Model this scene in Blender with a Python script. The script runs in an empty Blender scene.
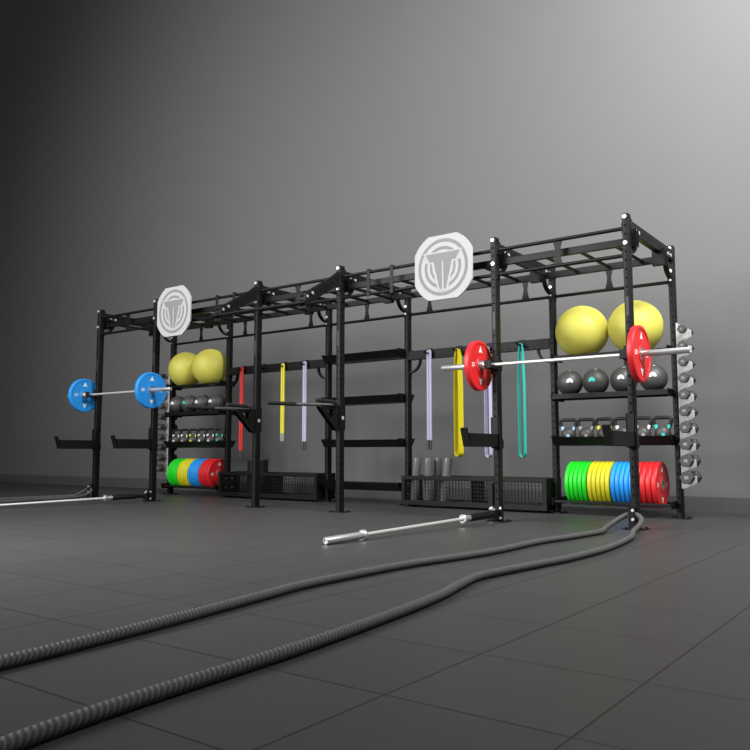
import bpy, bmesh, math, random
from mathutils import Vector, Matrix
random.seed(4)
PI = math.pi
SC = bpy.context.scene
COL = SC.collection

# ------------------------------------------------------------------ materials
def new_mat(name, color, rough=.5, metal=0.0, spec=.5, noise=0.0, nscale=40, bump=0.0, bscale=300, coat=0.0):
    m = bpy.data.materials.new(name); m.use_nodes = True
    nt = m.node_tree; b = nt.nodes['Principled BSDF']
    b.inputs['Base Color'].default_value = (*color, 1); b.inputs['Roughness'].default_value = rough
    b.inputs['Metallic'].default_value = metal; b.inputs['Specular IOR Level'].default_value = spec
    b.inputs['Coat Weight'].default_value = coat
    tc = nt.nodes.new('ShaderNodeTexCoord')
    n = nt.nodes.new('ShaderNodeTexNoise'); n.inputs['Scale'].default_value = nscale
    nt.links.new(tc.outputs['Object'], n.inputs['Vector'])
    mx = nt.nodes.new('ShaderNodeMix'); mx.data_type = 'RGBA'
    k = max(noise, .02)
    mx.inputs['A'].default_value = (*[c*(1-k) for c in color], 1)
    mx.inputs['B'].default_value = (*[min(1, c*(1+k)) for c in color], 1)
    nt.links.new(n.outputs['Fac'], mx.inputs['Factor']); nt.links.new(mx.outputs['Result'], b.inputs['Base Color'])
    if bump:
        n2 = nt.nodes.new('ShaderNodeTexNoise'); n2.inputs['Scale'].default_value = bscale
        nt.links.new(tc.outputs['Object'], n2.inputs['Vector'])
        bp = nt.nodes.new('ShaderNodeBump'); bp.inputs['Strength'].default_value = bump; bp.inputs['Distance'].default_value = .002
        nt.links.new(n2.outputs['Fac'], bp.inputs['Height']); nt.links.new(bp.outputs['Normal'], b.inputs['Normal'])
    return m

M = {}
M['powder'] = new_mat('black_powder_coat', (.0052, .0052, .0050), .46, spec=.24, bump=.10, bscale=500)
M['hole'] = new_mat('hole_black', (.001, .001, .001), .9, spec=.05)
M['zinc'] = new_mat('zinc_bolt', (.78, .78, .78), .3, metal=.55)
M['chrome'] = new_mat('chrome', (.66, .66, .66), .28, metal=.75)
M['steel'] = new_mat('brushed_steel', (.72, .71, .69), .36, metal=.5, noise=.06)
M['hub'] = new_mat('steel_hub', (.36, .36, .36), .38, metal=.8)
M['grip'] = new_mat('black_foam_grip', (.006, .006, .006), .8)
M['dkmetal'] = new_mat('dark_grey_tube', (.07, .07, .07), .35, metal=.4)
M['white'] = new_mat('white_print', (.80, .80, .80), .55)
M['target'] = new_mat('target_white', (.47, .47, .47), .6, spec=.25)
M['targetgrey'] = new_mat('target_grey', (.24, .24, .24), .6, spec=.25)
M['rackwhite'] = new_mat('white_powder_coat', (.46, .46, .45), .45)
M['rubber'] = new_mat('dark_grey_rubber', (.050, .048, .046), .5, bump=.1, bscale=200)
M['ballrub'] = new_mat('ball_rubber', (.058, .055, .052), .48, noise=.06, bump=.25, bscale=160)
M['foam'] = new_mat('grey_foam', (.125, .125, .122), .34, noise=.05)
M['foamcore'] = new_mat('foam_core', (.015, .015, .015), .6)
M['bucket'] = new_mat('black_plastic', (.009, .009, .009), .5, spec=.3)
M['red'] = new_mat('red_rubber', (.66, .016, .020), .42)
M['blue'] = new_mat('blue_rubber', (.016, .29, .78), .42)
M['yellow'] = new_mat('yellow_rubber', (.66, .61, .015), .45)
M['green'] = new_mat('green_rubber', (.012, .66, .018), .45)
M['yoga'] = new_mat('yoga_vinyl', (.66, .61, .10), .5, noise=.02)
M['bandy'] = new_mat('band_yellow', (.74, .62, .006), .5)
M['bandl'] = new_mat('band_lavender', (.56, .52, .74), .5)
M['bandt'] = new_mat('band_teal', (.02, .52, .43), .5)
M['cordr'] = new_mat('cord_red', (.66, .022, .018), .5)
M['cordy'] = new_mat('cord_yellow', (.70, .62, .03), .5)
M['cordl'] = new_mat('cord_lavender', (.44, .42, .56), .5)
M['handle'] = new_mat('handle_dark', (.045, .045, .045), .45)
M['handlel'] = new_mat('handle_grey', (.30, .29, .29), .45)
M['kbhandle'] = new_mat('kettlebell_handle_black', (.016, .016, .016), .5, spec=.3)
M['teal'] = new_mat('teal_print', (.03, .55, .48), .5)
M['lblue'] = new_mat('light_blue_print', (.36, .58, .78), .5)
M['lemon'] = new_mat('lemon_print', (.75, .68, .03), .5)
M['greyp'] = new_mat('grey_print', (.33, .32, .30), .5)
M['dkgrip'] = new_mat('dark_print', (.03, .03, .03), .5)
M['sticker'] = new_mat('grey_sticker', (.028, .028, .028), .5)

def rope_mat():
    m = bpy.data.materials.new('braided_rope'); m.use_nodes = True
    nt = m.node_tree; b = nt.nodes['Principled BSDF']; b.inputs['Roughness'].default_value = .7
    uv = nt.nodes.new('ShaderNodeUVMap'); w = nt.nodes.new('ShaderNodeTexWave')
    w.wave_type = 'BANDS'; w.bands_direction = 'DIAGONAL'; w.inputs['Scale'].default_value = 1.0
    mp = nt.nodes.new('ShaderNodeMapping'); mp.inputs['Scale'].default_value = (34, 2.0, 1)
    nt.links.new(uv.outputs['UV'], mp.inputs['Vector']); nt.links.new(mp.outputs['Vector'], w.inputs['Vector'])
    mx = nt.nodes.new('ShaderNodeMix'); mx.data_type = 'RGBA'
    mx.inputs['A'].default_value = (.042, .042, .041, 1); mx.inputs['B'].default_value = (.115, .113, .110, 1)
    nt.links.new(w.outputs['Fac'], mx.inputs['Factor']); nt.links.new(mx.outputs['Result'], b.inputs['Base Color'])
    bp = nt.nodes.new('ShaderNodeBump'); bp.inputs['Strength'].default_value = .8; bp.inputs['Distance'].default_value = .006
    nt.links.new(w.outputs['Fac'], bp.inputs['Height']); nt.links.new(bp.outputs['Normal'], b.inputs['Normal'])
    return m
M['rope'] = rope_mat()

def wall_mat(name, a, bcol, rough):
    m = bpy.data.materials.new(name); m.use_nodes = True
    nt = m.node_tree; b = nt.nodes['Principled BSDF']; b.inputs['Roughness'].default_value = rough
    b.inputs['Specular IOR Level'].default_value = .2
    tc = nt.nodes.new('ShaderNodeTexCoord'); n = nt.nodes.new('ShaderNodeTexNoise')
    n.inputs['Scale'].default_value = 1.3; n.inputs['Detail'].default_value = 4
    nt.links.new(tc.outputs['Object'], n.inputs['Vector'])
    mx = nt.nodes.new('ShaderNodeMix'); mx.data_type = 'RGBA'
    mx.inputs['A'].default_value = (*a, 1); mx.inputs['B'].default_value = (*bcol, 1)
    nt.links.new(n.outputs['Fac'], mx.inputs['Factor']); nt.links.new(mx.outputs['Result'], b.inputs['Base Color'])
    return m
M['wall'] = wall_mat('grey_wall_paint', (.140, .140, .140), (.147, .147, .147), .8)
M['base'] = wall_mat('grey_baseboard_paint', (.085, .085, .085), (.09, .09, .09), .6)

def floor_mat():
    m = bpy.data.materials.new('rubber_floor_tiles'); m.use_nodes = True
    nt = m.node_tree; b = nt.nodes['Principled BSDF']
    b.inputs['Roughness'].default_value = .46; b.inputs['Specular IOR Level'].default_value = .24
    tc = nt.nodes.new('ShaderNodeTexCoord'); mp = nt.nodes.new('ShaderNodeMapping')
    P = .4905
    mp.inputs['Location'].default_value = (1.11/P, 3.57/P, 0); mp.inputs['Scale'].default_value = (1/P, 1/P, 1)
    nt.links.new(tc.outputs['Object'], mp.inputs['Vector'])
    br = nt.nodes.new('ShaderNodeTexBrick'); br.offset = 0; br.squash = 1
    br.inputs['Scale'].default_value = 1; br.inputs['Brick Width'].default_value = 1; br.inputs['Row Height'].default_value = 1
    br.inputs['Mortar Size'].default_value = .008; br.inputs['Mortar Smooth'].default_value = .3
    br.inputs['Color1'].default_value = (.045, .0445, .044, 1); br.inputs['Color2'].default_value = (.048, .0475, .047, 1)
    br.inputs['Mortar'].default_value = (.016, .016, .016, 1)
    nt.links.new(mp.outputs['Vector'], br.inputs['Vector'])
    n = nt.nodes.new('ShaderNodeTexNoise'); n.inputs['Scale'].default_value = 260
    nt.links.new(tc.outputs['Object'], n.inputs['Vector'])
    nt.links.new(br.outputs['Color'], b.inputs['Base Color'])
    ad = nt.nodes.new('ShaderNodeMath'); ad.operation = 'MULTIPLY_ADD'
    ad.inputs[1].default_value = -3.0
    nt.links.new(br.outputs['Fac'], ad.inputs[0]); nt.links.new(n.outputs['Fac'], ad.inputs[2])
    bp = nt.nodes.new('ShaderNodeBump'); bp.inputs['Strength'].default_value = .15; bp.inputs['Distance'].default_value = .003
    nt.links.new(ad.outputs['Value'], bp.inputs['Height']); nt.links.new(bp.outputs['Normal'], b.inputs['Normal'])
    return m
M['floor'] = floor_mat()

# ------------------------------------------------------------------ mesh builder
class MB:
    def __init__(s): s.v = []; s.f = []; s.m = []; s.sm = []; s.mats = []; s.uv = {}
    def mi(s, mat):
        if mat not in s.mats: s.mats.append(mat)
        return s.mats.index(mat)
    def add(s, verts, faces, mat, smooth=False):
        o = len(s.v); k = s.mi(mat)
        s.v += [tuple(p) for p in verts]
        for f in faces:
            s.f.append(tuple(i+o for i in f)); s.m.append(k); s.sm.append(smooth)
        return s
    def box(s, x0, x1, y0, y1, z0, z1, mat):
        v = [(x0,y0,z0),(x1,y0,z0),(x1,y1,z0),(x0,y1,z0),(x0,y0,z1),(x1,y0,z1),(x1,y1,z1),(x0,y1,z1)]
        return s.add(v, [(0,3,2,1),(4,5,6,7),(0,1,5,4),(1,2,6,5),(2,3,7,6),(3,0,4,7)], mat)
    def loft(s, rings, mat, closed_ring=True, caps=True, smooth=True, loop=False):
        n = len(rings[0]); v = [p for r in rings for p in r]; f = []
        R = len(rings)
        for i in range(R if loop else R-1):
            a = i*n; b = ((i+1) % R)*n
            for j in range(n if closed_ring else n-1):
                k = (j+1) % n
                f.append((a+j, a+k, b+k, b+j))
        s.add(v, f, mat, smooth)
        if caps and not loop:
            s.add(rings[0], [tuple(reversed(range(n)))], mat); s.add(rings[-1], [tuple(range(n))], mat)
        return s
    def cyl(s, p0, p1, r0, mat, r1=None, n=16, caps=True, smooth=True):
        r1 = r0 if r1 is None else r1
        p0, p1 = Vector(p0), Vector(p1); d = (p1-p0).normalized()
        a = d.orthogonal().normalized(); b = d.cross(a)
        ring = lambda p, r: [tuple(p+(a*math.cos(2*PI*i/n)+b*math.sin(2*PI*i/n))*r) for i in range(n)]
        return s.loft([ring(p0, r0), ring(p1, r1)], mat, caps=caps, smooth=smooth)
    def tube(s, pts, r, mat, n=10, loop=False, caps=True, uv=False):
        pts = [Vector(p) for p in pts]; N = len(pts); rings = []
        up = None; L = 0
        for i, p in enumerate(pts):
            q0 = pts[(i-1) % N] if (loop or i > 0) else p
            q1 = pts[(i+1) % N] if (loop or i < N-1) else p
            d = (q1-q0).normalized()
            if up is None: up = d.orthogonal().normalized()
            up = (up - d*up.dot(d)).normalized(); b = d.cross(up)
            rr = r[i] if isinstance(r, (list, tuple)) else r
            rings.append([tuple(p+(up*math.cos(2*PI*j/n)+b*math.sin(2*PI*j/n))*rr) for j in range(n)])
        f0 = len(s.f)
        s.loft(rings, mat, caps=caps, loop=loop)
        if uv:
            lens = [0]
            for i in range(1, N): lens.append(lens[-1]+(pts[i]-pts[i-1]).length)
            idx = f0
            for i in range(N-1):
                for j in range(n):
                    s.uv[idx] = [(lens[i], j/n), (lens[i], (j+1)/n), (lens[i+1], (j+1)/n), (lens[i+1], j/n)]; idx += 1
        return s
    def strip(s, pts, side, w, t, mat, loop=False):
        """flat strip along pts; side = width direction"""
        pts = [Vector(p) for p in pts]; side = Vector(side).normalized(); N = len(pts); rings = []
        for i, p in enumerate(pts):
            q0 = pts[(i-1) % N] if (loop or i > 0) else p
            q1 = pts[(i+1) % N] if (loop or i < N-1) else p
            d = (q1-q0).normalized(); nn = d.cross(side).normalized()
            rings.append([tuple(p+side*w/2*a+nn*t/2*b) for a, b in ((-1,-1),(1,-1),(1,1),(-1,1))])
        return s.loft(rings, mat, loop=loop, smooth=False)
    def prism(s, poly, axis, a, b, mat, smooth=False):
        """poly in the plane normal to axis; x->(y,z), y->(x,z), z->(x,y)"""
        def P(u, v, w): return {'x': (w,u,v), 'y': (u,w,v), 'z': (u,v,w)}[axis]
        n = len(poly)
        A = [P(u, v, a) for u, v in poly]; B = [P(u, v, b) for u, v in poly]
        s.add(A, [tuple(range(n))], mat); s.add(B, [tuple(reversed(range(n)))], mat)
        s.add(A+B, [(i, i+n, (i+1) % n+n, (i+1) % n) for i in range(n)], mat, smooth)
        return s
    def lathe(s, prof, mat, axis='z', c=(0,0,0), n=32, smooth=True, closed=False):
        """prof: (radius, height) pairs along axis"""
        rings = []
        for r, h in prof:
            ring = []
            for i in range(n):
                a = 2*PI*i/n; u, w = r*math.cos(a), r*math.sin(a)
                p = {'z': (u,w,h), 'x': (h,u,w), 'y': (w,h,u)}[axis]
                ring.append((p[0]+c[0], p[1]+c[1], p[2]+c[2]))
            rings.append(ring)
        return s.loft(rings, mat, caps=False, smooth=smooth, loop=closed)
    def sphere(s, c, r, mat, n=32, m=18, sz=1.0):
        prof = [(r*math.sin(PI*i/m)+1e-6, -r*sz*math.cos(PI*i/m)) for i in range(m+1)]
        return s.lathe(prof, mat, 'z', c, n)
    def build(s, name, parent=None, loc=None, bevel=0.0):
        me = bpy.data.meshes.new(name)
        me.from_pydata(s.v, [], s.f)
        for m in s.mats: me.materials.append(M[m])
        me.polygons.foreach_set('material_index', s.m); me.polygons.foreach_set('use_smooth', s.sm)
        if s.uv:
            ul = me.uv_layers.new(name='UVMap')
            for fi, co in s.uv.items():
                for k, li in enumerate(me.polygons[fi].loop_indices): ul.data[li].uv = co[k]
        bm = bmesh.new(); bm.from_mesh(me); bmesh.ops.recalc_face_normals(bm, faces=bm.faces); bm.to_mesh(me); bm.free()
        me.set_sharp_from_angle(angle=math.radians(32)); me.update()
        o = bpy.data.objects.new(name, me); COL.objects.link(o)
        if parent is not None: o.parent = parent
        if loc is not None: o.location = loc
        if bevel:
            md = o.modifiers.new('bevel', 'BEVEL'); md.width = bevel; md.segments = 2; md.limit_method = 'ANGLE'
        return o

def rrect(x0, x1, y0, y1, r, k=3):
    out = []
    for cx, cy, a0 in ((x1-r, y1-r, 0), (x0+r, y1-r, PI/2), (x0+r, y0+r, PI), (x1-r, y0+r, 1.5*PI)):
        for i in range(k+1):
            a = a0+PI/2*i/k; out.append((cx+r*math.cos(a), cy+r*math.sin(a)))
    return out

_txt = {}
def text_geo(body, size):
    key = (body, size)
    if key not in _txt:
        cu = bpy.data.curves.new('lettering', 'FONT'); cu.body = body; cu.size = size; cu.align_x = 'CENTER'; cu.align_y = 'CENTER'
        cu.offset = size*.03; cu.resolution_u = 3
        o = bpy.data.objects.new('lettering', cu); COL.objects.link(o)
        bpy.context.view_layer.update()
        me = o.evaluated_get(bpy.context.evaluated_depsgraph_get()).to_mesh()
        _txt[key] = ([tuple(v.co) for v in me.vertices], [tuple(p.vertices) for p in me.polygons])
        bpy.data.objects.remove(o); bpy.data.curves.remove(cu)
    return _txt[key]

# ------------------------------------------------------------------ things
def thing(name, label, cat, loc=(0,0,0), group=None, rot=(0,0,0)):
    o = bpy.data.objects.new(name, None); COL.objects.link(o); o.empty_display_size = .05
    o.location = loc; o.rotation_euler = rot; o['label'] = label; o['category'] = cat
    if group: o['group'] = group
    return o
def tag(o, label, cat, group=None):
    o['label'] = label; o['category'] = cat
    if group: o['group'] = group
    return o
def dup(root, loc, label, group=None, rot=None):
    r = root.copy(); COL.objects.link(r); r.location = loc; r['label'] = label
    if rot is not None: r.rotation_euler = rot
    if group: r['group'] = group
    for ch in list(root.children):
        c = ch.copy(); COL.objects.link(c); c.parent = r
        for g in list(ch.children):
            d = g.copy(); COL.objects.link(d); d.parent = c
    return r
def structure(o): o['kind'] = 'structure'; return o

# ------------------------------------------------------------------ room
WY = 2.2
mb = MB(); mb.box(-26, 9, -12, WY+.2, -.1, 0, 'floor'); structure(mb.build('floor'))
mb = MB(); mb.box(-26, 9, WY, WY+.2, 0, 15, 'wall'); structure(mb.build('wall_back'))
mb = MB(); mb.prism([(WY-.018, 0), (WY, 0), (WY, .165), (WY-.012, .165), (WY-.018, .158)], 'x', -26, 9, 'base'); structure(mb.build('baseboard_back'))

# ------------------------------------------------------------------ rig
H = 2.54; S = .050; SD = .083; DEP = 1.246   # uprights are S wide, SD deep
XR = [-7.215, -6.013, -4.208, -3.006, -1.202, 0.0]            # right faces of the uprights
XC = [x-S/2 for x in XR]
NAMES = ['A', 'B', 'C', 'D', 'E', 'F']
rig = thing('power_rig', 'long black bolted steel training rig with twelve uprights and overhead monkey bars', 'training rig', (XC[0], 0, 0))
RO = Vector(rig.location)
def rp(name, mb, bevel=0.0, parent=None):
    o = mb.build(name, parent if parent else rig, bevel=bevel)
    if parent is None: o.location = -RO
    return o

def hexnut(mb, c, axis, r, t, mat='zinc', n=6):
    d = Vector({'x': (1,0,0), 'y': (0,1,0), 'z': (0,0,1)}[axis])*t
    mb.cyl(c, Vector(c)+d, r, mat, n=n, smooth=False)

# upright mesh in local coordinates: x -S/2..S/2, y 0..S
up = MB()
up.prism(rrect(-S/2, S/2, 0, SD, .007), 'z', .006, H-.004, 'powder')
for k in range(0, 35):
    z = H-.026-.0725*k
    if z < .12: break
    for sx, sy in ((0,-1),(1,0),(-1,0),(0,1)):
        if (k in (0, 3)) and sy == -1: continue
        if sx:
            c = (sx*(S/2-.003), SD/2, z); e = (sx*(S/2+.0006), SD/2, z)
        else:
            c = (0, .003 if sy < 0 else SD-.003, z); e = (0, -.0006 if sy < 0 else SD+.0006, z)
        up.cyl(c, e, .0088, 'hole', n=10)
foot = MB(); foot.prism(rrect(-.085, .085, -.040, SD+.040, .012), 'z', 0, .008, 'powder')
bolts = []
for z in (H-.026, H-.026-.0725*3): bolts.append(MB().cyl((0, -.012, z), (0, .002, z), .0165, 'zinc', n=16))
fbolts = foot
for sx in (-1, 1):
    for sy in (-.020, SD+.020): hexnut(fbolts, (sx*.06, sy, .008), 'z', .010, .010, 'powder')
cap = MB(); cap.prism(rrect(-S/2+.001, S/2-.001, .001, SD-.001, .012), 'z', H-.004, H+.003, 'bucket')
stick = MB(); stick.box(-.011, .011, -.0012, .002, 1.70, 1.86, 'sticker')
protos = None
for row in (0, 1):
    for i in range(6):
        if protos is None:
            u0 = up.build('upright', rig); u0.location = Vector((XC[i], 0, 0))-RO
            kids = [foot.build('base_plate', u0), cap.build('top_cap', u0), stick.build('grey_sticker', u0)]+[b_.build('top_bolt', u0) for b_ in bolts]
            
            protos = u0
        else:
            u = protos.copy(); COL.objects.link(u); u.parent = rig; u.location = Vector((XC[i], row*DEP, 0))-RO
            for k in kids:
                if row == 1 and k is kids[2]: continue
                d = k.copy(); COL.objects.link(d); d.parent = u

# cross beams with their nuts
BZ0, BZ1 = 2.398, 2.494
for i in range(6):
    x = XC[i]; mb = MB()
    mb.box(x-.028, x+.028, SD, DEP, BZ0, BZ1, 'powder')
    mb.box(x-S/2-.006, x+S/2+.006, SD+.001, SD+.010, BZ0-.01, H-.03, 'powder')
    mb.box(x-S/2-.006, x+S/2+.006, DEP-.010, DEP-.001, BZ0-.01, H-.03, 'powder')
    for k in range(12):
        y = SD+.14+k*.0725
        for sx in (-1, 1): mb.cyl((x+sx*.026, y, 2.446), (x+sx*.0287, y, 2.446), .0085, 'hole', n=8)
    b = rp('cross_beam', mb, .003)
    for y in (SD+.09, SD+.16, DEP-.17, DEP-.09):
        for sx in (-1, 1):
            nb = MB(); hexnut(nb, (x+sx*.028, y, 2.425), 'x', .0155, sx*.012)
            nn = nb.build('hex_nut', b); nn['label'] = 'bright zinc nut'
    for s, yf in ((1, SD), (-1, DEP)):
        g = MB(); R = .165; cy, cz = yf+s*.004, BZ0
        pts = [(x, cy+s*R*math.cos(a), cz-R*math.sin(a)) for a in [PI/2*j/10 for j in range(11)]]
        g.strip(pts, (1, 0, 0), .044, .018, 'powder')
        g.box(x-.022, x+.022, min(yf, yf+s*.006), max(yf, yf+s*.006), BZ0-R-.045, BZ0-R+.005, 'powder')
        hexnut(g, (x, yf+s*.006, BZ0-R-.022), 'y', .013, s*.010)
        rp('corner_gusset', g)

# ladder
SY = (.14, .90); SZ0, SZ1 = 2.305, 2.368
for y in SY:
    mb = MB(); mb.box(XC[0], XC[5], y-.02, y+.02, SZ0, SZ1, 'powder'); rp('ladder_stringer', mb, .003)
for i in range(6):
    for y in SY:
        mb = MB()
        mb.box(XC[i]-.055, XC[i]+.055, y-.03, y-.0205, SZ0-.012, BZ0+.03, 'powder')
        mb.box(XC[i]-.055, XC[i]+.055, y+.0205, y+.03, SZ0-.012, BZ0+.03, 'powder')
        mb.box(XC[i]-.055, XC[i]+.055, y-.03, y+.03, SZ0-.02, SZ0-.012, 'powder')
        rp('ladder_bracket', mb)
NR = 23
for k in range(NR):
    x = XC[0]+.15+(XC[5]-XC[0]-.30)*k/(NR-1)
    mb = MB(); mb.cyl((x, SY[0]+.02, 2.336), (x, SY[1]-.02, 2.336), .017, 'powder', n=12); rp('ladder_rung', mb)

# double pull-up bars, front and back, in every bay
def pull_bar(x0, x1, y, z, r=.0165):
    mb = MB(); mb.cyl((x0, y, z), (x1, y, z), r, 'powder', n=14)
    for x, s in ((x0, 1), (x1, -1)): mb.box(min(x, x+s*.008), max(x, x+s*.008), y-.03, y+.03, z-.04, z+.04, 'powder')
    rp('pull_up_bar', mb)
ZU, ZL = 2.428, 2.202
def dogbone(x, y):
    mb = MB(); w, n = .048, .020; h = (ZU-ZL)/2
    zc = (ZU+ZL)/2; poly = []
    for t in [i/10 for i in range(11)]:
        z = -h+2*h*t; ww = n+(w-n)*abs(2*t-1)**1.6; poly.append((ww, z))
    pts = [(x+a, zc+z) for a, z in poly]+[(x-a, zc+z) for a, z in reversed(poly)]
    mb.prism(pts, 'y', y-.004, y+.004, 'powder')
    rp('bar_connector', mb)
def strap(x, y):
    mb = MB(); mb.box(x-.020, x+.020, y-.027, y-.018, ZL-.03, ZU+.03, 'powder')
    for z in (ZU, ZL): mb.box(x-.022, x+.022, y-.027, y+.02, z+.017, z+.024, 'powder')
    rp('bar_strap', mb, .002)
for i in range(5):
    for y in (SD/2, DEP+SD/2):
        for z in (ZU, ZL): pull_bar(XR[i], XR[i+1]-S, y, z)
    mid = (XC[i]+XC[i+1])/2
    wide = i in (1, 3)
    if wide:
        for dx in (-.60, .60): dogbone(mid+dx, DEP+SD/2)
        s = -1 if i == 3 else 1
        for dx in (.525, .235): strap(mid+s*dx, SD/2)
    else:
        dogbone(mid, SD/2); dogbone(mid, DEP+SD/2)

# angled arms on the middle uprights carrying a lower bar
ends = []
for i in (2, 3):
    x = XC[i]; a = Vector((x, -.004, 2.40)); e = Vector((x, -.52, 2.105)); d = (e-a).normalized(); nn = Vector((0, d.z, -d.y))
    mb = MB()
    def q(t, h): p = a+d*t+nn*h; return (p.y, p.z)
    L = (e-a).length
    poly = [(-.001, 2.478), q(.07, .054), q(L+.03, .054), q(L+.03, -.054), q(.09, -.054), (-.001, 2.318)]
    mb.prism(poly, 'x', x-.026, x+.026, 'powder')
    for t in [.14+.0725*k for k in range(6)]:
        for sx in (-1, 1):
            p = a+d*t; mb.cyl((x+sx*.024, p.y, p.z), (x+sx*.0268, p.y, p.z), .0088, 'hole', n=8)
    arm = rp('angled_arm', mb, .003)
    for t in (L-.105, L-.015):
        p = a+d*t+nn*.022
        for sx in (-1, 1):
            nb = MB(); hexnut(nb, (x+sx*.026, p.y, p.z), 'x', .016, sx*.012)
            nn_ = nb.build('hex_nut', arm); nn_['label'] = 'bright zinc nut'
    p = a+d*(L+.03)
    bk = MB(); bk.box(x-.05, x+.05, p.y-.016, p.y-.002, p.z-.085, p.z+.06, 'powder')
    bk.build('end_bracket', arm)
    ends.append((x, p.y-.035, p.z-.03))
mb = MB(); mb.cyl((ends[0][0]-.06, ends[0][1], ends[0][2]), (ends[1][0]+.06, ends[1][1], ends[1][2]), .0175, 'powder', n=14)
for ex in ends:
    mb.cyl((ex[0]-.03, ex[1], ex[2]), (ex[0]+.03, ex[1], ex[2]), .026, 'powder', n=14)
rp('low_pull_up_bar', mb)

# band rails in the wide bays
PEGS = {1: [-5.70, -5.32, -4.94, -4.56], 3: [-2.70, -2.32, -1.94, -1.56]}
for i in (1, 3):
    x0, x1 = XR[i], XR[i+1]-S
    mb = MB(); mb.box(x0, x1, DEP+.004, DEP+SD-.004, 1.668, 1.770, 'powder')
    n = int((x1-x0-.1)/.0725)
    for k in range(n+1):
        x = x0+.06+k*.0725
        mb.cyl((x, DEP+.006, 1.692), (x, DEP+.0034, 1.692), .0085, 'hole', n=8)
    rail = rp('band_rail', mb, .003)
    for px in PEGS[i]:
        pg = MB(); pg.cyl((px, DEP+.004, 1.718), (px, DEP-.115, 1.718), .010, 'powder', n=10)
        pg.cyl((px, DEP-.115, 1.718), (px, DEP-.128, 1.741), .010, 'powder', n=10)
        pg.box(px-.035, px+.035, DEP-.004, DEP+.004, 1.702, 1.778, 'powder')
        pg.build('peg', rail)
    for xf, s in ((x0, 1), (x1, -1)):
        g = MB(); R = .145
        pts = [(xf+s*R*math.cos(a), DEP+SD/2, 1.668-R*math.sin(a)) for a in [PI/2*j/10 for j in range(11)]]
        g.strip(pts, (0, 1, 0), .044, .018, 'powder')
        g.box(min(xf, xf+s*.006), max(xf, xf+s*.006), DEP+.008, DEP+SD-.008, 1.668-R-.045, 1.668-R+.006, 'powder')
        rp('rail_gusset', g)

# ------------------------------------------------------------------ wall-ball targets
def target_mesh():
    hw, hh = .311, .305; poly = []
    a, b = .155, .143          # half lengths of the flats
    corners = [((a, hh), (hw, b)), ((hw, -b), (a, -hh)), ((-a, -hh), (-hw, -b)), ((-hw, b), (-a, hh))]
    for p, q in corners:
        for t in [i/6 for i in range(7)]:
            u = p[0]+(q[0]-p[0])*t; v = p[1]+(q[1]-p[1])*t; k = 1+.055*math.sin(PI*t)
            poly.append((u*k, v*k))
    return poly
def arc_band(mb, r0, r1, a0, a1, y, mat, n=40, sx=1.0, sz=1.0):
    v = []; f = []
    for i in range(n+1):
        a = math.radians(a0+(a1-a0)*i/n)
        v += [(r0*math.cos(a)*sx, y, r0*math.sin(a)*sz), (r1*math.cos(a)*sx, y, r1*math.sin(a)*sz)]
    for i in range(n): f.append((2*i, 2*i+1, 2*i+3, 2*i+2))
    mb.add(v, f, mat)
def make_target(label, loc):
    t = thing('wall_ball_target', label, 'target', loc, 'round ball targets on the rig')
    mb = MB(); mb.prism(target_mesh(), 'y', -.012, .006, 'target'); d = mb.build('disc', t, bevel=.002)
    e = MB(); y = -.0135; k = .305
    arc_band(e, .785*k, .885*k, 0, 360, y, 'targetgrey', 72)
    arc_band(e, .550*k, .645*k, 50, 130, y, 'targetgrey')
    arc_band(e, .560*k, .650*k, 16, -76, y, 'targetgrey'); arc_band(e, .560*k, .650*k, 164, 256, y, 'targetgrey')
    arc_band(e, .385*k, .455*k, 20, -62, y, 'targetgrey'); arc_band(e, .385*k, .455*k, 160, 242, y, 'targetgrey')
    def fill(poly, yy, mat): e.add([(a*k, yy, b*k) for a, b in poly], [tuple(range(len(poly)))], mat)
    # halo so that the emblem stands free of the rings, then the emblem itself
    fill([(-.70,.49),(.70,.49),(.51,.145),(.40,.145),(.17,-.73),(-.17,-.73),(-.40,.145),(-.51,.145)], y-.0004, 'target')
    yy = y-.0008
    fill([(-.62,.45),(.62,.45),(.47,.19),(-.47,.19)], yy, 'targetgrey')
    fill([(-.33,.19),(-.022,.19),(-.028,-.68),(-.115,-.68)], yy, 'targetgrey'); fill([(.33,.19),(.115,-.68),(.028,-.68),(.022,.19)], yy, 'targetgrey')
    o = e.build('emblem', d); o['label'] = 'grey printed ring and horned T emblem'
    br = MB(); br.box(-.09, .09, .006, .014, -.16, .14, 'powder')
    for z in (.104, -.122): br.box(-.09, .09, .006, .0725, z-.004+.024, z+.004+.024, 'powder')
    br.build('mounting_bracket', t)
    return t
TZ = 2.326
make_target('white target disc with grey emblem above the hanging lavender and yellow loop bands', (-1.715, -.06, TZ))
make_target('white target disc with grey emblem high above the blue-plate barbell', (-5.58, -.06, TZ))

# ------------------------------------------------------------------ J hooks, spotter arms
jh = thing('bar_hook', 'x', 'bar hook', (XC[0], 0, 0), 'bar hooks holding barbells')
mb = MB()
mb.box(-.040, .040, -.010, -.001, -.075, .085, 'powder')
mb.box(S/2+.001, S/2+.009, -.010, SD, -.045, .055, 'powder'); 
mb.box(-.032, .032, -.125, -.010, -.034, -.0155, 'powder')
mb.box(-.032, .032, -.137, -.120, -.034, .036, 'powder')
mb.build('hook_body', jh, bevel=.003)
p = MB(); p.box(-.031, .031, -.119, -.0101, -.0155, -.0145, 'grip'); p.box(-.031, .031, -.1205, -.119, -.0145, .034, 'grip'); p.build('plastic_liner', jh)
BARZ = 1.372; BARY = -.078
jh.location = (XC[0], 0, BARZ); jh['label'] = 'black hook under the blue-plate barbell on the far left upright'
dup(jh, (XC[1], 0, BARZ), 'black hook under the blue-plate barbell on the second front upright from the left')
dup(jh, (XC[4], 0, BARZ), 'black hook beside the left red plate of the right-hand barbell')
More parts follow.
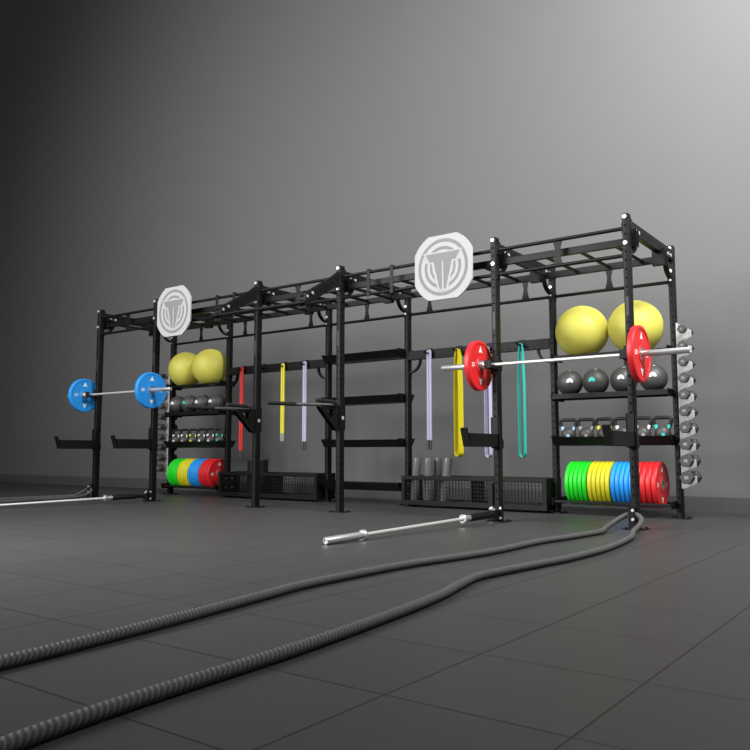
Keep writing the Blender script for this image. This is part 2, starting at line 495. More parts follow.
dup(jh, (XC[5], 0, BARZ), 'black hook beside the right red plate on the far right front upright')

sp = thing('spotter_arm', 'x', 'spotter arm', (0, 0, 0), 'spotter arms low on the front uprights')
mb = MB()
mb.box(-.031, .031, -.500, -.012, .650, .764, 'powder'); mb.build('arm', sp, bevel=.003)
mb = MB(); mb.prism([(-.565, .800), (-.548, .808), (-.500, .664), (-.500, .650), (-.515, .650)], 'x', -.031, .031, 'powder'); mb.build('end_lip', sp)
mb = MB()
mb.box(-.041, .041, -.012, -.001, .64, .912, 'powder')
mb.box(-S/2-.010, -S/2-.001, -.012, SD-.004, .64, .912, 'powder')
mb.prism([(-.012, .912), (-.012, .64), (SD, .64), (SD, .70), (.020, .78), (.020, .86), (.0, .912)], 'x', S/2+.001, S/2+.010, 'powder')
mb.build('mounting_sleeve', sp, bevel=.002)
for i, lab in ((0, 'black spotter arm on the far left upright below the blue-plate barbell'), (1, 'black spotter arm on the second upright beside the left dumbbell column'),
               (4, 'black spotter arm in front of the hanging lavender loop band'), (5, 'black spotter arm in front of the right-hand kettlebell row')):
    if i == 0: sp.location = (XC[0], 0, 0); sp['label'] = lab
    else: dup(sp, (XC[i], 0, 0), lab)

# ------------------------------------------------------------------ dip stations
dp = thing('dip_handle', 'x', 'dip bars', (0, 0, 0), 'dip bars on the centre uprights')
mb = MB()
mb.box(-.042, .042, -.010, -.001, .82, 1.12, 'powder')
for sx in (-1, 1): mb.box(min(sx*(S/2+.001), sx*(S/2+.009)), max(sx*(S/2+.001), sx*(S/2+.009)), -.010, SD+.004, .83, 1.10, 'powder')
mb.build('mounting_plate', dp, bevel=.002)
mb = MB()
for sx in (-1, 1):
    x0, x1 = sorted((sx*.020, sx*.030))
    mb.prism([(-.010,.825),(-.050,.825),(-.110,.878),(-.110,1.068),(-.010,1.068)], 'x', x0, x1, 'powder')
    mb.prism([(-.110,.878),(-.300,1.045),(-.300,1.068),(-.215,1.036),(-.110,.945)], 'x', x0, x1, 'powder')
    mb.prism([(-.110,1.036),(-.215,1.036),(-.300,1.068),(-.110,1.068)], 'x', x0, x1, 'powder')
mb.box(-.03, .03, -.30, -.010, 1.060, 1.070, 'powder')
g = mb.build('gusset', dp)
for sx in (-1, 1):
    wb = MB(); wb.cyl((sx*(S/2+.009), .040, .955), (sx*(S/2+.014), .040, .955), .019, 'zinc', n=16)
    w = wb.build('round_bolt', dp); w['label'] = 'pale round bolt head'
for sx in (-1, 1):
    bend = Vector((sx*.255, -.325, 1.087)); tip = Vector((sx*.318, -.705, 1.087)); st = Vector((sx*.012, -.06, 1.087))
    mb = MB(); mb.tube([st, st.lerp(bend, .5), bend-(bend-st).normalized()*.04, bend, bend+(tip-bend).normalized()*.04], .0165, 'dkmetal', n=14)
    hb = mb.build('handle_tube', dp)
    d = (tip-bend).normalized()
    pts = [bend+d*.04, tip-d*.02, tip-d*.008, tip-d*.002, tip]; rr = [.0205, .0205, .018, .012, .004]
    gp = MB(); gp.tube(pts, rr, 'grip', n=14); gp.build('foam_grip', hb)
dp.location = (XC[2], 0, 0); dp['label'] = 'black dip handle pair in front of the hanging red rope, third front upright'
dup(dp, (XC[3], 0, 0), 'black dip handle pair in front of the yellow and lavender ropes, fourth front upright')

# ------------------------------------------------------------------ storage attachments
YC = 1.288
def trough(zc, i, label, group):
    x0, x1 = XR[i]+.002, XR[i+1]-S-.002; h = .043
    t = thing('storage_tray', label, 'tray', (x0, YC, zc), group)
    L = x1-x0; T, B = .172, .112; th = .006
    mb = MB()
    mb.prism([(-T, h), (-B, -h), (B, -h), (T, h), (T-th, h), (B-th, -h+th), (-B+th, -h+th), (-T+th, h)], 'x', 0, L, 'powder')
    mb.build('trough', t)
    for a, b in ((0, .006), (L-.006, L)):
        e = MB(); e.prism([(-T, h), (-B, -h), (B, -h), (T, h), (T, h+.012), (-T, h+.012)], 'x', a, b, 'powder')
        for yy in (-.05, .03): hexnut(e, ((a-.0 if a == 0 else b), yy, 0), 'x', .009, (.012 if a == 0 else -.012))
        e.build('end_plate', t)
    return t
for zc, w in ((1.746, 'topmost'), (1.224, 'second from the top'), (.709, 'third from the top'), (.205, 'lowest')):
    trough(zc, 2, 'empty black cross tray in the middle bay, %s of the four' % w, 'empty trays of the middle bay')
trough(.712, 4, 'black tray holding the kettlebells in the right-hand bay', 'kettlebell trays')
trough(.712, 0, 'black tray holding the small row of kettlebells in the left-hand bay', 'kettlebell trays')

def rail_shelf(i, z, dy, r, name, label, cat, group, flat=False):
    x0, x1 = XR[i]+.002, XR[i+1]-S-.002; L = x1-x0
    t = thing(name, label, cat, (x0, YC, z), group)
    if flat:
        mb = MB(); mb.box(0, L, -.145, .145, -.012, 0, 'powder'); mb.build('shelf_board', t)
        for s in (-1, 1):
            mb = MB(); mb.box(0, L, min(s*.145, s*.153), max(s*.145, s*.153), -.034, .014, 'powder'); mb.build('lip', t)
    else:
        for s in (-1, 1):
            mb = MB(); mb.box(.006, L-.006, s*dy-r, s*dy+r, -2*r, 0, 'powder'); mb.build('rail', t, bevel=.004)
    for a, b in ((0, .008), (L-.008, L)):
        mb = MB(); w = .165 if flat else dy+.045
        mb.prism([(-w, .022), (-w+.012, -.050), (w-.012, -.050), (w, .022)], 'x', a, b, 'powder')
        mb.build('end_plate', t)
    return t
for i, side in ((4, 'right-hand'), (0, 'left-hand')):
    rail_shelf(i, 1.572, .10, .014, 'ball_shelf', 'black two-rail shelf under the big yellow balls, %s bay' % side, 'shelf', 'two-rail ball shelves')
    rail_shelf(i, 1.168, 0, 0, 'ball_shelf', 'black flat shelf under the dark medicine balls, %s bay' % side, 'shelf', 'flat ball shelves', True)
    rail_shelf(i, .1380, .1500, .0140, 'plate_shelf', 'low black rail shelf carrying coloured bumper plates, %s bay' % side, 'shelf', 'low plate shelves')

# ------------------------------------------------------------------ bumper plates
def plate_mesh(color, t, num, R=.225):
    """plate along local x, centred on origin"""
    mb = MB(); h = t/2; n = 56
    for s in (-1, 1):
        prof = [(R, 0), (R, s*(h-.009)), (R-.0025, s*(h-.003)), (R-.010, s*h), (R-.026, s*h), (R-.032, s*(h-.006)), (.078, s*(h-.006)), (.072, s*h), (.052, s*h)]
        mb.lathe(prof, color, 'x', n=n)
        prof = [(.052, s*h), (.050, s*(h+.0015)), (.030, s*(h+.0015)), (.0262, s*h), (.0262, 0)]
        mb.lathe(prof, 'hub', 'x', n=32)
        x = s*(h-.0052)
        for sz in (1, -1):
            # arrow with a notched foot pointing outwards
            tri = [(0, .176), (-.034, .112), (-.012, .120), (.012, .120), (.034, .112)]
            mb.add([(x, a, sz*b) for a, b in tri], [(0,1,2),(0,2,3),(0,3,4)], 'white')
        tv, tf = text_geo(num, .050)
        for sy in (-1, 1):
            mb.add([(x, s*a+sy*.133, b) for a, b, _ in tv], tf, 'white')
    return mb
SPEC = {'green': ('10', 5), 'yellow': ('15', 5), 'blue': ('20', 5), 'red': ('25', 4)}
ORD = ['first', 'second', 'third', 'fourth', 'fifth']
RP = .214; ZP = .138+math.sqrt(RP**2-.136**2)+.0005
PT = .0436; PTR = .0518
first = {}
for i, side in ((4, 'right-hand'), (0, 'left-hand')):
    base = XR[i]
    x = base+.143
    for c in ('green', 'yellow', 'blue', 'red'):
        pt = PTR if c == 'red' else PT
        num, cnt = SPEC[c]
        for k in range(cnt):
            lab = '%s bumper plate, %s %s one from the left on the %s plate shelf' % (c, ORD[k], c, side)
            loc = (x+pt/2, YC, ZP)
            if c not in first:
                o = tag(plate_mesh(c, pt-.0045, num, RP).build('bumper_plate'), lab, 'weight plate'); o.location = loc; first[c] = o
            else:
                o = first[c].copy(); COL.objects.link(o); o.location = loc; o['label'] = lab
            o['group'] = 'coloured bumper plates on the %s shelf' % side
            x += pt
        x += .008

# ------------------------------------------------------------------ barbells
def make_barbell(label, c, group, end=1.097, k=0.0):
    t = thing('barbell', label, 'barbell', c, group)
    mb = MB(); mb.cyl((-.66+k, 0, 0), (.66-k, 0, 0), .014, 'steel', n=16); mb.build('shaft', t)
    for s in (-1, 1):
        m = MB()
        prof = [(.014, .655-k), (.034, .656-k), (.037, .660-k), (.037, .680-k), (.034, .685-k), (.0248, .686-k), (.0248, end-.007), (.022, end-.001), (.014, end), (.013, end-.005), (.0001, end-.005)]
        m.lathe([(r, s*h) for r, h in prof], 'chrome', 'x', n=28)
        m.build('sleeve', t)
    return t
make_barbell('chrome barbell with red plates racked on the two right-hand front uprights', (-.632, BARY, BARZ), 'barbells racked on hooks')
make_barbell('chrome barbell with blue plates racked on the two left-hand front uprights', (-6.680, BARY, BARZ), 'barbells racked on hooks')
pm = {'red': plate_mesh('red', .052, '25').build('bumper_plate'), 'blue': plate_mesh('blue', .052, '20').build('bumper_plate')}
for c, xc in (('red', -.632), ('blue', -6.680)):
    for s, w in ((-1, 'left'), (1, 'right')):
        o = pm[c] if s < 0 else pm[c].copy()
        if s > 0: COL.objects.link(o)
        o.location = (xc+s*.713, BARY, BARZ-.0013)
        tag(o, 'large %s bumper plate on the %s end of the racked barbell' % (c, w), 'weight plate', '%s plates on the racked barbell' % c)

# ------------------------------------------------------------------ landmines and bars on the floor
def landmine(i, label, barlabel, far, near):
    """far: bar end inside the tube; near: bar end on the floor"""
    far, near = Vector(far), Vector(near); d = (near-far).normalized()
    x = XC[i]
    t = thing('landmine_pivot', label, 'landmine', (x, 0, 0), 'landmine pivots at the rig feet')
    off = -Vector((x, 0, 0))
    mb = MB(); mb.box(x-.055, x+.055, -.012, -.001, .015, .14, 'powder')
    for zz in (.035, .12):
        for sx in (-1, 1): hexnut(mb, (x+sx*.043, -.012, zz), 'y', .011, -.010)
    o = mb.build('mounting_plate', t); o.location = off
    bs = far-d*.012
    mb = MB(); mb.box(x-.03, x+.03, -.060, -.012, .03, .105, 'powder'); mb.cyl((x, -.060, .03), (x, -.060, .105), .03, 'powder', n=18)
    mb.tube([(x, -.060, .067), bs], .022, 'powder', n=14)
    hexnut(mb, (x, -.060, .105), 'z', .014, .012)
    o = mb.build('swivel', t); o.location = off
    mb = MB()
    a = d.orthogonal().normalized(); b = d.cross(a); rings = []
    for tt, r in ((-.01, .031), (.29, .031), (.29, .0262), (.0, .0262)):
        p = far+d*tt; rings.append([tuple(p+(a*math.cos(2*PI*k/24)+b*math.sin(2*PI*k/24))*r) for k in range(24)])
    mb.loft(rings, 'powder', caps=False); mb.cyl(far-d*.012, far-d*.002, .031, 'powder', n=24)
    o = mb.build('sleeve_tube', t); o.location = off
    # bar
    L = (near-far).length; c = far.lerp(near, .5)
    t2 = make_barbell(barlabel, c, 'barbells lying in landmines', L/2, .045)
    t2.rotation_euler = Vector((1, 0, 0)).rotation_difference(d).to_euler()
    return t
def bar_pts(near_xy, x_far, i):
    near = Vector((near_xy[0], near_xy[1], .0262))
    f = Vector((x_far, -.16, .074))
    return near-(near-f).normalized()*2.01, near
f, n = bar_pts((-1.316, -2.215), -1.20, 4)
landmine(4, 'black landmine pivot at the foot of the right-hand barbell upright', 'chrome barbell lying on the floor in front of the grey rollers', f, n)
f, n = bar_pts((-6.36, -2.20), -6.03, 1)
landmine(1, 'black landmine pivot at the foot of the second upright from the left', 'chrome barbell lying on the floor at the left edge', f, n)
mb = MB(); mb.box(-1.312, -1.272, .006, .052, .0, .335, 'powder')
mb.box(-1.30, -1.262, .02, .04, .06, .09, 'powder')
for zz in (.05, .11): hexnut(mb, (-1.292, .006, zz), 'y', .011, -.010)
rp('anchor_post', mb)

# ------------------------------------------------------------------ balls
def yoga(label, c, r):
    t = thing('exercise_ball', label, 'exercise ball', c, 'big yellow exercise balls')
    mb = MB(); mb.sphere((0,0,0), r, 'yoga', 48, 28); mb.build('ball_skin', t)
    mb = MB(); d = Vector((.25, .45, .86)).normalized(); mb.cyl(d*(r-.004), d*(r+.003), .012, 'white', n=14); mb.build('valve', t)
RY = .262
zc = 1.572+math.sqrt(RY**2-.114**2)+.0005
yoga('big yellow exercise ball on the right-hand top shelf, nearer the band rail', (-.920, YC, zc), RY)
yoga('big yellow exercise ball on the right-hand top shelf, behind the corner upright and red plate', (-.383, YC, zc-.004), RY-.004)
yoga('big yellow exercise ball on the left-hand top shelf, left one beside the blue plate', (-6.946, YC, zc-.002), RY-.002)
yoga('big yellow exercise ball on the left-hand top shelf, right one under the target disc', (-6.418, YC, zc), RY)

def decal(mb, R, d, poly, mat, lift=.0012):
    d = Vector(d).normalized(); r = Vector((0,0,1)).cross(d).normalized(); u = d.cross(r)
    n = len(poly); rings = [1.0, .66, .33]; v = []
    for k in rings:
        for a, b in poly:
            p = d+(r*a+u*b)*k; v.append(tuple(p.normalized()*(R+lift)))
    v.append(tuple(d*(R+lift))); f = []
    for q in range(2):
        for i in range(n): f.append((q*n+i, q*n+(i+1) % n, (q+1)*n+(i+1) % n, (q+1)*n+i))
    for i in range(n): f.append((2*n+i, 2*n+(i+1) % n, 3*n))
    mb.add(v, f, mat)
DOME = [(-.27,-.16),(-.07,-.17),(-.05,-.08),(.05,-.08),(.09,-.17),(.27,-.15),(.24,.03),(.13,.14),(0,.20),(-.13,.14),(-.24,.03)]
def medball(label, c, R, mat, d):
    t = thing('medicine_ball', label, 'medicine ball', c, 'dark medicine balls')
    mb = MB(); mb.sphere((0,0,0), R, 'ballrub', 40, 24)
    b = mb.build('ball_body', t)
    mb = MB(); decal(mb, R, d, DOME, mat); o = mb.build('printed_badge', b); o['label'] = 'white printed badge' if mat == 'white' else 'teal printed badge'
    mb = MB(); decal(mb, R, (.15, -.35, .92), [(-.09,-.05),(.09,-.05),(.07,.06),(-.07,.06)], 'white'); mb.build('top_mark', b)
RM = .1285; zm = 1.168+RM
pos = ['leftmost', 'second', 'third', 'rightmost']
for k, x in enumerate((-1.052, -.785, -.505, -.222)):
    medball('dark grey medicine ball with a %s badge, %s of the four on the right-hand shelf' % ('teal' if k == 1 else 'white', pos[k]), (x, YC-.02, zm), RM, 'teal' if k == 1 else 'white', ((.36, .06, .10, .22)[k], -.93, (.12, .10, .16, .22)[k]))
for k, x in enumerate((-7.085, -6.818, -6.545, -6.262)):
    medball('dark grey medicine ball with a %s badge, %s of the four on the left-hand shelf' % ('teal' if k == 1 else 'white', pos[k]), (x, YC-.02, zm), RM, 'teal' if k == 1 else 'white', ((.10, .0, -.02, .02)[k], -.93, .14))

# ------------------------------------------------------------------ kettlebells
def kettle(label, c, ear, patch, group):
    t = thing('kettlebell', label, 'kettlebell', c, group)
    mb = MB(); R = .076
    prof = [(.0001, 0), (.050, 0), (.054, .003)]
    cz = .076
    for i in range(1, 17):
        a = -PI/2+.82+(PI-.82-.15)*i/16
        prof.append((R*math.cos(a), cz+R*math.sin(a)))
    prof.append((.0001, cz+R))
    mb.lathe(prof, 'rubber', 'z', n=32); body = mb.build('bell', t)
    pts = []
    arcs = [(-.050, .105), (-.066, .150), (-.081, .190), (-.079, .213), (-.063, .225), (0, .227), (.063, .225), (.079, .213), (.081, .190), (.066, .150), (.050, .105)]
    mb = MB(); mb.tube([(a, 0, b) for a, b in arcs], [.018,.0170,.0170,.0170,.0170,.0175,.0170,.0170,.0170,.0170,.018], 'kbhandle', n=12)
    hd = mb.build('bell_handle', t)
    for s in (-1, 1):
        m = MB(); m.cyl((s*.0545, 0, .122), (s*.066, 0, .158), .0185, ear, n=14); o = m.build('colour_band', hd); o['label'] = BANDN[ear]+' band'
    d = Vector((.30, -.93, -.10)).normalized()
    m = MB()
    r = Vector((0,0,1)).cross(d).normalized(); u = d.cross(r); v = []
    pl = [(-.20,-.16),(0,-.18),(.20,-.16),(.20,.16),(0,.18),(-.20,.16)]
    vv = [tuple(Vector((0,0,cz))+(d+r*a+u*b).normalized()*(R+.0012)) for a, b in pl]+[tuple(Vector((0,0,cz))+d*(R+.0012))]
    m.add(vv, [(i, (i+1) % 6, 6) for i in range(6)], patch); m.build('weight_mark', body)
BANDN = {'lblue': 'light blue', 'greyp': 'grey', 'lemon': 'yellow', 'white': 'white', 'teal': 'teal'}
ZK = .712-.043+.0065
cl = [('lblue', 'lblue'), ('greyp', 'greyp'), ('lemon', 'lemon'), ('white', 'greyp'), ('white', 'greyp'), ('teal', 'teal')]
kp = ['leftmost', 'second', 'third', 'fourth', 'fifth', 'rightmost']
for k, x in enumerate((-1.075, -.890, -.705, -.520, -.335, -.152)):
    e, p = cl[k]
    kettle('dark kettlebell with %s bands, %s in the right-hand row' % (BANDN[e], kp[k]), (x, YC-.03, ZK+.025), e, p, 'kettlebells in the right-hand tray')
cl2 = [('white', 'white'), ('white', 'greyp'), ('lemon', 'lemon'), ('white', 'white'), ('white', 'white'), ('teal', 'teal')]
for k, x in enumerate((-7.095, -6.910, -6.725, -6.540, -6.355, -6.170)):
    e, p = cl2[k]
    kettle('dark kettlebell with %s bands, %s in the left-hand row' % (BANDN[e], kp[k]), (x, YC-.03, ZK+.025), e, p, 'kettlebells in the left-hand tray')

# ------------------------------------------------------------------ dumbbell racks
DBZ = [1.728-.1500*k for k in range(10)]
def db_rack(xf, s, label):
    t = thing('dumbbell_rack', label, 'dumbbell rack', (xf, YC, 0), 'white dumbbell columns')
    for yy in (-.034, .034):
        poly = [(.002, DBZ[0]+.075), (.018, DBZ[0]+.075)]
        for k, z in enumerate(DBZ):
            poly += [(.020, z+.035), (.034, z-.008), (.060, z-.0165), (.090, z-.0165), (.099, z-.006), (.104, z+.012), (.118, z+.008), (.122, z-.050)]
            poly += [(.034, z-.100), (.020, z-.108)] if k < 9 else [(.050, z-.095), (.002, z-.105)]
        mb = MB(); mb.prism([(s*a, b) for a, b in poly], 'y', yy-.003, yy+.003, 'rackwhite'); mb.build('toothed_plate', t)
    mb = MB(); mb.box(min(s*.001, s*.007), max(s*.001, s*.007), -.034, .034, DBZ[-1]-.06, DBZ[0]+.06, 'rackwhite'); mb.build('back_strip', t)
    return t
db_rack(XR[5], 1, 'white toothed dumbbell column on the outer right side of the rig')
db_rack(XR[0]-S, -1, 'white toothed dumbbell column on the outer left side of the left storage bay')
ordn = ['topmost', 'second from the top', 'third from the top', 'fourth from the top', 'fifth from the top', 'fifth from the bottom', 'fourth from the bottom', 'third from the bottom', 'second from the bottom', 'lowest']
nums = ['5', '10', '15', '20', '25', '30', '35', '40', '45', '50']
def dumbbell(label, c, r, num, group):
    t = thing('dumbbell', label, 'dumbbell', c, group)
    mb = MB(); mb.cyl((0, -.08, 0), (0, .08, 0), .0145, 'steel', n=14); mb.build('grip_bar', t)
    for s in (-1, 1):
        m = MB(); rings = []
        for y, k in ((.068, .55), (.075, .86), (.086, 1.0), (.110+r*.7, 1.0), (.116+r*.7, .88)):
            rings.append([(r*k*math.cos(PI/3*i), s*y, r*k*math.sin(PI/3*i)*.98) for i in range(6)])
        m.loft(rings, 'rubber', smooth=False)
        if s < 0:
            tv, tf = text_geo(num, r*.62)
            m.add([(a, -.1166-r*.7, b) for a, b, _ in tv], tf, 'greyp')
        m.build('hex_head', t, bevel=.003)
for xf, s, side in ((XR[5], 1, 'right-hand'), (XR[0]-S, -1, 'left-hand')):
    for k, z in enumerate(DBZ):
        dumbbell('grey hex dumbbell, %s in the %s white column' % (ordn[k], side), (xf+s*.076, YC, z-.0015), .040+.023*k/9, nums[k], 'hex dumbbells in the %s column' % side)

# ------------------------------------------------------------------ bands and ropes hanging from pegs
def loop_band(label, px, w, sep, zb, mat, yc=1.180):
    """closed flat band over a peg; below the peg it turns about the vertical"""
    zt = 1.718+.0135; hs = sep/2; R_ = []
    path = []
    for i in range(9):
        a = PI*i/8; path.append((.013*math.cos(a), zt-.013+.013*math.sin(a)))
    n = 16
    dn = [(hs*min(1, .30+.70*(t/n)**.5*1.6), zt-.013-(zt-.013-zb-hs)*t/n) for t in range(1, n+1)]
    path = path+[(-a, b) for a, b in dn]+[(hs*math.cos(PI+PI*i/8), zb+hs+hs*math.sin(PI+PI*i/8)) for i in range(1, 8)]+[(a, b) for a, b in reversed(dn)]
    rings = []; N = len(path)
    for i, (u, z) in enumerate(path):
        q0, q1 = path[i-1], path[(i+1) % N]; tx, tz = q1[0]-q0[0], q1[1]-q0[1]; l = math.hypot(tx, tz); nx, nz = tz/l, -tx/l
        th = -.52*min(1, max(0, (zt-.01-z)/.12)); c, sn = math.cos(th), math.sin(th)
        ring = []
        for a, b in ((-1,-1),(1,-1),(1,1),(-1,1)):
            uu = u+nx*.0028*b; vv = w/2*a
            ring.append((px+uu*c-vv*sn, yc+uu*sn+vv*c, z+nz*.0028*b))
        rings.append(ring)
    mb = MB(); mb.loft(rings, mat, loop=True, smooth=False)
    return tag(mb.build('resistance_band'), label, 'resistance band', 'loop bands on the right-hand rail')
loop_band('wide yellow loop band hanging left of the red plate', -2.30, .060, .100, .560, 'bandy', 1.185)
loop_band('lavender loop band hanging behind the spotter arm and red plate', -1.94, .036, .092, .553, 'bandl', 1.190)
loop_band('narrow teal loop band hanging right of the barbell upright', -1.55, .028, .100, .555, 'bandt', 1.195)

def jump_rope(label, px, zb, mat, hmat, name):
    y = 1.205
    t = thing('jump_rope', label, 'jump rope', (px, y, zb), 'doubled jump ropes on pegs')
    for s in (-1, 1):
        mb = MB(); pts = []
        for i in range(7):
            a = PI/2*(1-i/6); pts.append((s*.0155*math.cos(a), 0, 1.7295-zb+.0155*math.sin(a)))
        pts += [(s*.0158, 0, 1.6-zb), (s*.0162, 0, .6), (s*.0162, 0, .105)]
        mb.tube(pts, (.0155), mat, n=10); mb.build('cord', t)
        hb = MB(); hb.lathe([(.0001, 0), (.012, 0), (.0158, .006), (.0150, .05), (.0145, .104), (.008, .108), (.0001, .108)], hmat, 'z', (s*.0165, 0, 0), 14)
        o = hb.build('handle', t); o['label'] = ('dark' if hmat == 'handle' else 'pale grey')+' handle'
jump_rope('red jump rope hanging doubled behind the left dip handles', -5.70, .525, 'cordr', 'handle', '')
jump_rope('yellow jump rope with pale handles hanging doubled on the left-hand rail', -4.94, .745, 'cordy', 'handlel', '')
jump_rope('lavender jump rope hanging doubled on the left-hand rail, right of the yellow one', -4.56, .635, 'cordl', 'handle', '')
jump_rope('lavender jump rope hanging doubled above the grey rollers', -2.69, .635, 'cordl', 'handle', '')

# ------------------------------------------------------------------ storage bins
def storage_bin(i, label):
    x0, x1 = XR[i]+.003, XR[i+1]-S-.003; L = x1-x0; y0, y1 = 1.10, 1.465; z0, z1 = .025, .345
    t = thing('storage_bin', label, 'storage bin', (x0, 0, 0), 'low mesh storage bins')
    fw = .042
    mb = MB()
    for yy in ((y0, y0+.03), (y1-.03, y1)):
        mb.box(0, L, yy[0], yy[1], z0, z0+fw+.012, 'powder'); mb.box(0, L, yy[0], yy[1], z1-fw, z1, 'powder')
        mb.box(0, fw, yy[0], yy[1], z0+fw+.012, z1-fw, 'powder'); mb.box(L-fw, L, yy[0], yy[1], z0+fw+.012, z1-fw, 'powder')
    mb.build('frame', t, bevel=.002)
    mb = MB(); mb.box(0, L, y0+.03, y1-.03, z0, z0+.008, 'powder'); mb.build('bottom_panel', t)
    for a, b in ((.0, .006), (L-.006, L)):
        mb = MB(); mb.box(a, b, y0+.03, y1-.03, z0+.008, z1-.004, 'powder')
        for yy in (y0+.12, y0+.24):
            for zz in (.13, .25): hexnut(mb, ((b if a == 0 else a), yy, zz), 'x', .009, (.008 if a == 0 else -.008))
        mb.build('end_panel', t)
    mb = MB(); xm = L*.5; mb.box(xm-.004, xm+.004, y0+.03, y1-.03, z0+.008, z1-.01, 'powder'); mb.build('divider', t)
    for yy in (y0+.016, y1-.016):
        mb = MB(); w = .0024
        k = 0; x = fw
        while x < L-fw:
            mb.box(x-w, x+w, yy-w, yy+w, z0+fw, z1-fw+.004, 'powder'); x += .0385
        z = z0+fw+.012+.03
        while z < z1-fw:
            mb.box(fw-.004, L-fw+.004, yy-w, yy+w, z-w, z+w, 'powder'); z += .0385
        mb.build('wire_mesh', t)
    return t
storage_bin(3, 'low black mesh bin holding the grey rollers')
storage_bin(1, 'low black mesh bin holding the dark bucket')

def roller(label, xb, y, lean, r=.062, h=.455, ly=0.0):
    t = thing('foam_roller', label, 'foam roller', (xb, y, .034+r*abs(math.sin(lean))+.001), 'grey foam rollers in the bin', (ly, lean, 0))
    mb = MB()
    mb.lathe([(r*.35, .002), (r-.006, 0), (r, .006), (r, h*.2), (r, h*.5), (r*.99, h*.8), (r*.97, h-.008), (r*.90, h), (r*.35, h-.002)], 'foam', 'z', n=28)
    b = mb.build('foam_body', t)
    mb = MB(); mb.lathe([(r*.352, h-.001), (r*.352, .001)], 'foamcore', 'z', n=24); mb.cyl((0,0,.0), (0,0,.004), r*.35, 'foamcore', n=24); mb.build('core', t)
roller('grey foam roller leaning in the bin, leftmost of the four', -2.925, 1.235, .10, .047, .505)
roller('grey foam roller standing upright in the bin, second of the four', -2.732, 1.235, .01, .050, .505)
roller('grey foam roller in the bin, third of the four and furthest back', -2.690, 1.360, .03, .045, .505)
roller('grey foam roller leaning in the bin, rightmost of the four', -2.530, 1.235, .12, .048, .505)

t = thing('bucket', 'dark open-topped bucket standing in the left mesh bin behind an upright', 'bucket', (-5.450, 1.285, .0335))
mb = MB(); mb.lathe([(.0001, 0), (.130, 0), (.135, .005), (.139, .475), (.133, .475), (.129, .010), (.0001, .008)], 'bucket', 'z', n=40); mb.build('bucket_body', t)
mb = MB(); mb.lathe([(.138, .463), (.1435, .465), (.1435, .485), (.136, .487), (.133, .481), (.133, .475)], 'dkmetal', 'z', n=40); mb.build('rim', t)

# ------------------------------------------------------------------ battle ropes
def catmull(P, k=10):
    P = [Vector(p) for p in P]; out = []
    for i in range(len(P)-1):
        p0 = P[max(i-1, 0)]; p1 = P[i]; p2 = P[i+1]; p3 = P[min(i+2, len(P)-1)]
        for j in range(k):
            t = j/k
            out.append(.5*((2*p1)+(-p0+p2)*t+(2*p0-5*p1+4*p2-p3)*t*t+(-p0+3*p1-3*p2+p3)*t**3))
    out.append(P[-1]); return out
def battle_rope(label, P, r):
    pts = catmull(P, 12)
    for p in pts: p.z = max(p.z, r+.001)
    mb = MB(); mb.tube(pts, r, 'rope', n=14, uv=True)
    return tag(mb.build('battle_rope'), label, 'battle rope', 'thick grey battle ropes')
r = .0195; z = r
battle_rope('thick dark grey battle rope looped round the right front foot of the rig',
    [(-.10,-7.4,z),(-.02,-6.4,z),(-.10,-5.4,z),(-.17,-4.6,z),(-.268,-3.895,z),(-.318,-3.56,z),(-.322,-3.17,z),(-.304,-2.735,z),(-.25,-2.39,z),(-.205,-1.97,z),(-.205,-1.39,z),(-.150,-.93,z),(-.115,-.50,z),(-.165,-.26,z+.006),(-.165,-.11,.050),(-.105,-.045,.098),
     (-.045,-.030,.124),(.010,-.036,.118),(.050,-.060,.090),(.060,-.14,.052),(.085,-.36,z+.004),(.198,-.758,z),(.280,-1.41,z),(.280,-1.966,z),(.239,-2.346,z),(.200,-2.68,z),(.188,-2.90,z),(.244,-3.166,z),(.304,-3.411,z),(.36,-3.8,z),(.42,-4.4,z),(.46,-5.2,z),(.62,-6.2,z),(.60,-7.2,z)], r)
battle_rope('thick grey battle rope looped round the far left front foot of the rig',
    [(-7.02,-3.2,z),(-7.02,-2.2,z),(-7.08,-1.4,z),(-7.104,-1.097,z),(-7.18,-.78,z),(-7.185,-.51,z),(-7.215,-.27,z+.004),(-7.185,-.12,.055),(-7.19,-.055,.092),(-7.23,-.036,.118),
     (-7.285,-.030,.124),(-7.345,-.045,.098),(-7.42,-.08,.055),(-7.51,-.10,z+.006),(-7.590,-.22,z),(-7.596,-.45,z),(-7.600,-.82,z),(-7.62,-1.4,z),(-7.70,-2.2,z),(-7.75,-3.2,z)], r)
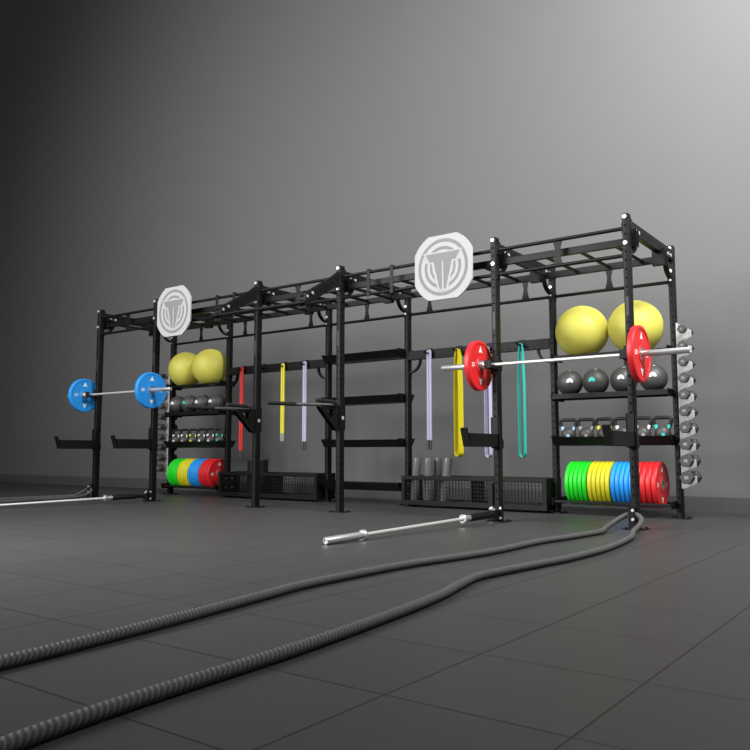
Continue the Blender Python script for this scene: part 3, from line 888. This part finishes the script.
for x in (XC[0], XC[5]):
    t = thing('rope_anchor', 'black rope anchor bracket on the %s' % ('far left front foot' if x < -3 else 'right front corner foot'), 'rope anchor', (x, 0, 0), 'rope anchors')
    mb = MB(); mb.box(-.026, .026, -.066, -.058, .0, .175, 'powder'); mb.box(-.026, .026, -.066, -.001, .167, .175, 'powder'); mb.box(-.026, .026, -.009, -.001, .150, .20, 'powder')
    mb.build('bracket', t, bevel=.002)
    for zz in (.155, .085):
        mb = MB(); hexnut(mb, (0.012, -.066, zz), 'y', .012, -.012); o = mb.build('hex_nut', t); o['label'] = 'bright zinc nut'

# ------------------------------------------------------------------ lights
def area(name, loc, target, size, power, sy=None, col=(1,1,1), spread=None):
    l = bpy.data.lights.new(name, 'AREA'); l.energy = power; l.color = col; l.shape = 'RECTANGLE'; l.size = size; l.size_y = sy or size
    if spread: l.spread = spread
    o = bpy.data.objects.new(name, l); COL.objects.link(o); o.location = loc
    o.rotation_euler = (Vector(target)-Vector(loc)).to_track_quat('-Z', 'Y').to_euler()
    return o
area('wall_light', (2.6, -1.7, 6.6), (.1, 2.2, 4.0), 2.6, 900)
area('left_softbox', (-5.5, -7.5, 5.0), (-2.6, 1.2, 1.1), 6.0, 620, spread=math.radians(136))
area('right_fill', (2.3, -.5, 3.0), (0, .4, 1.3), 1.0, 42)
area('left_floor_light', (-4.4, -6.6, 3.4), (-3.2, -3.9, 0), 1.5, 110, spread=math.radians(80))
w = bpy.data.worlds.new('World'); SC.world = w; w.use_nodes = True
w.node_tree.nodes['Background'].inputs['Color'].default_value = (.5, .5, .5, 1); w.node_tree.nodes['Background'].inputs['Strength'].default_value = .15

# ------------------------------------------------------------------ camera
cd = bpy.data.cameras.new('Camera'); cam = bpy.data.objects.new('Camera', cd); COL.objects.link(cam)
cd.sensor_fit = 'HORIZONTAL'; cd.sensor_width = 36; cd.lens = 36*780.4/750; cd.clip_start = .05; cd.clip_end = 100
cam.location = (2.0350, -6.1852, .6020)
cam.rotation_euler = (PI/2+.0990, 0, .6384)
SC.camera = cam
SC.view_settings.view_transform = 'Standard'
SC.view_settings.look = 'None'
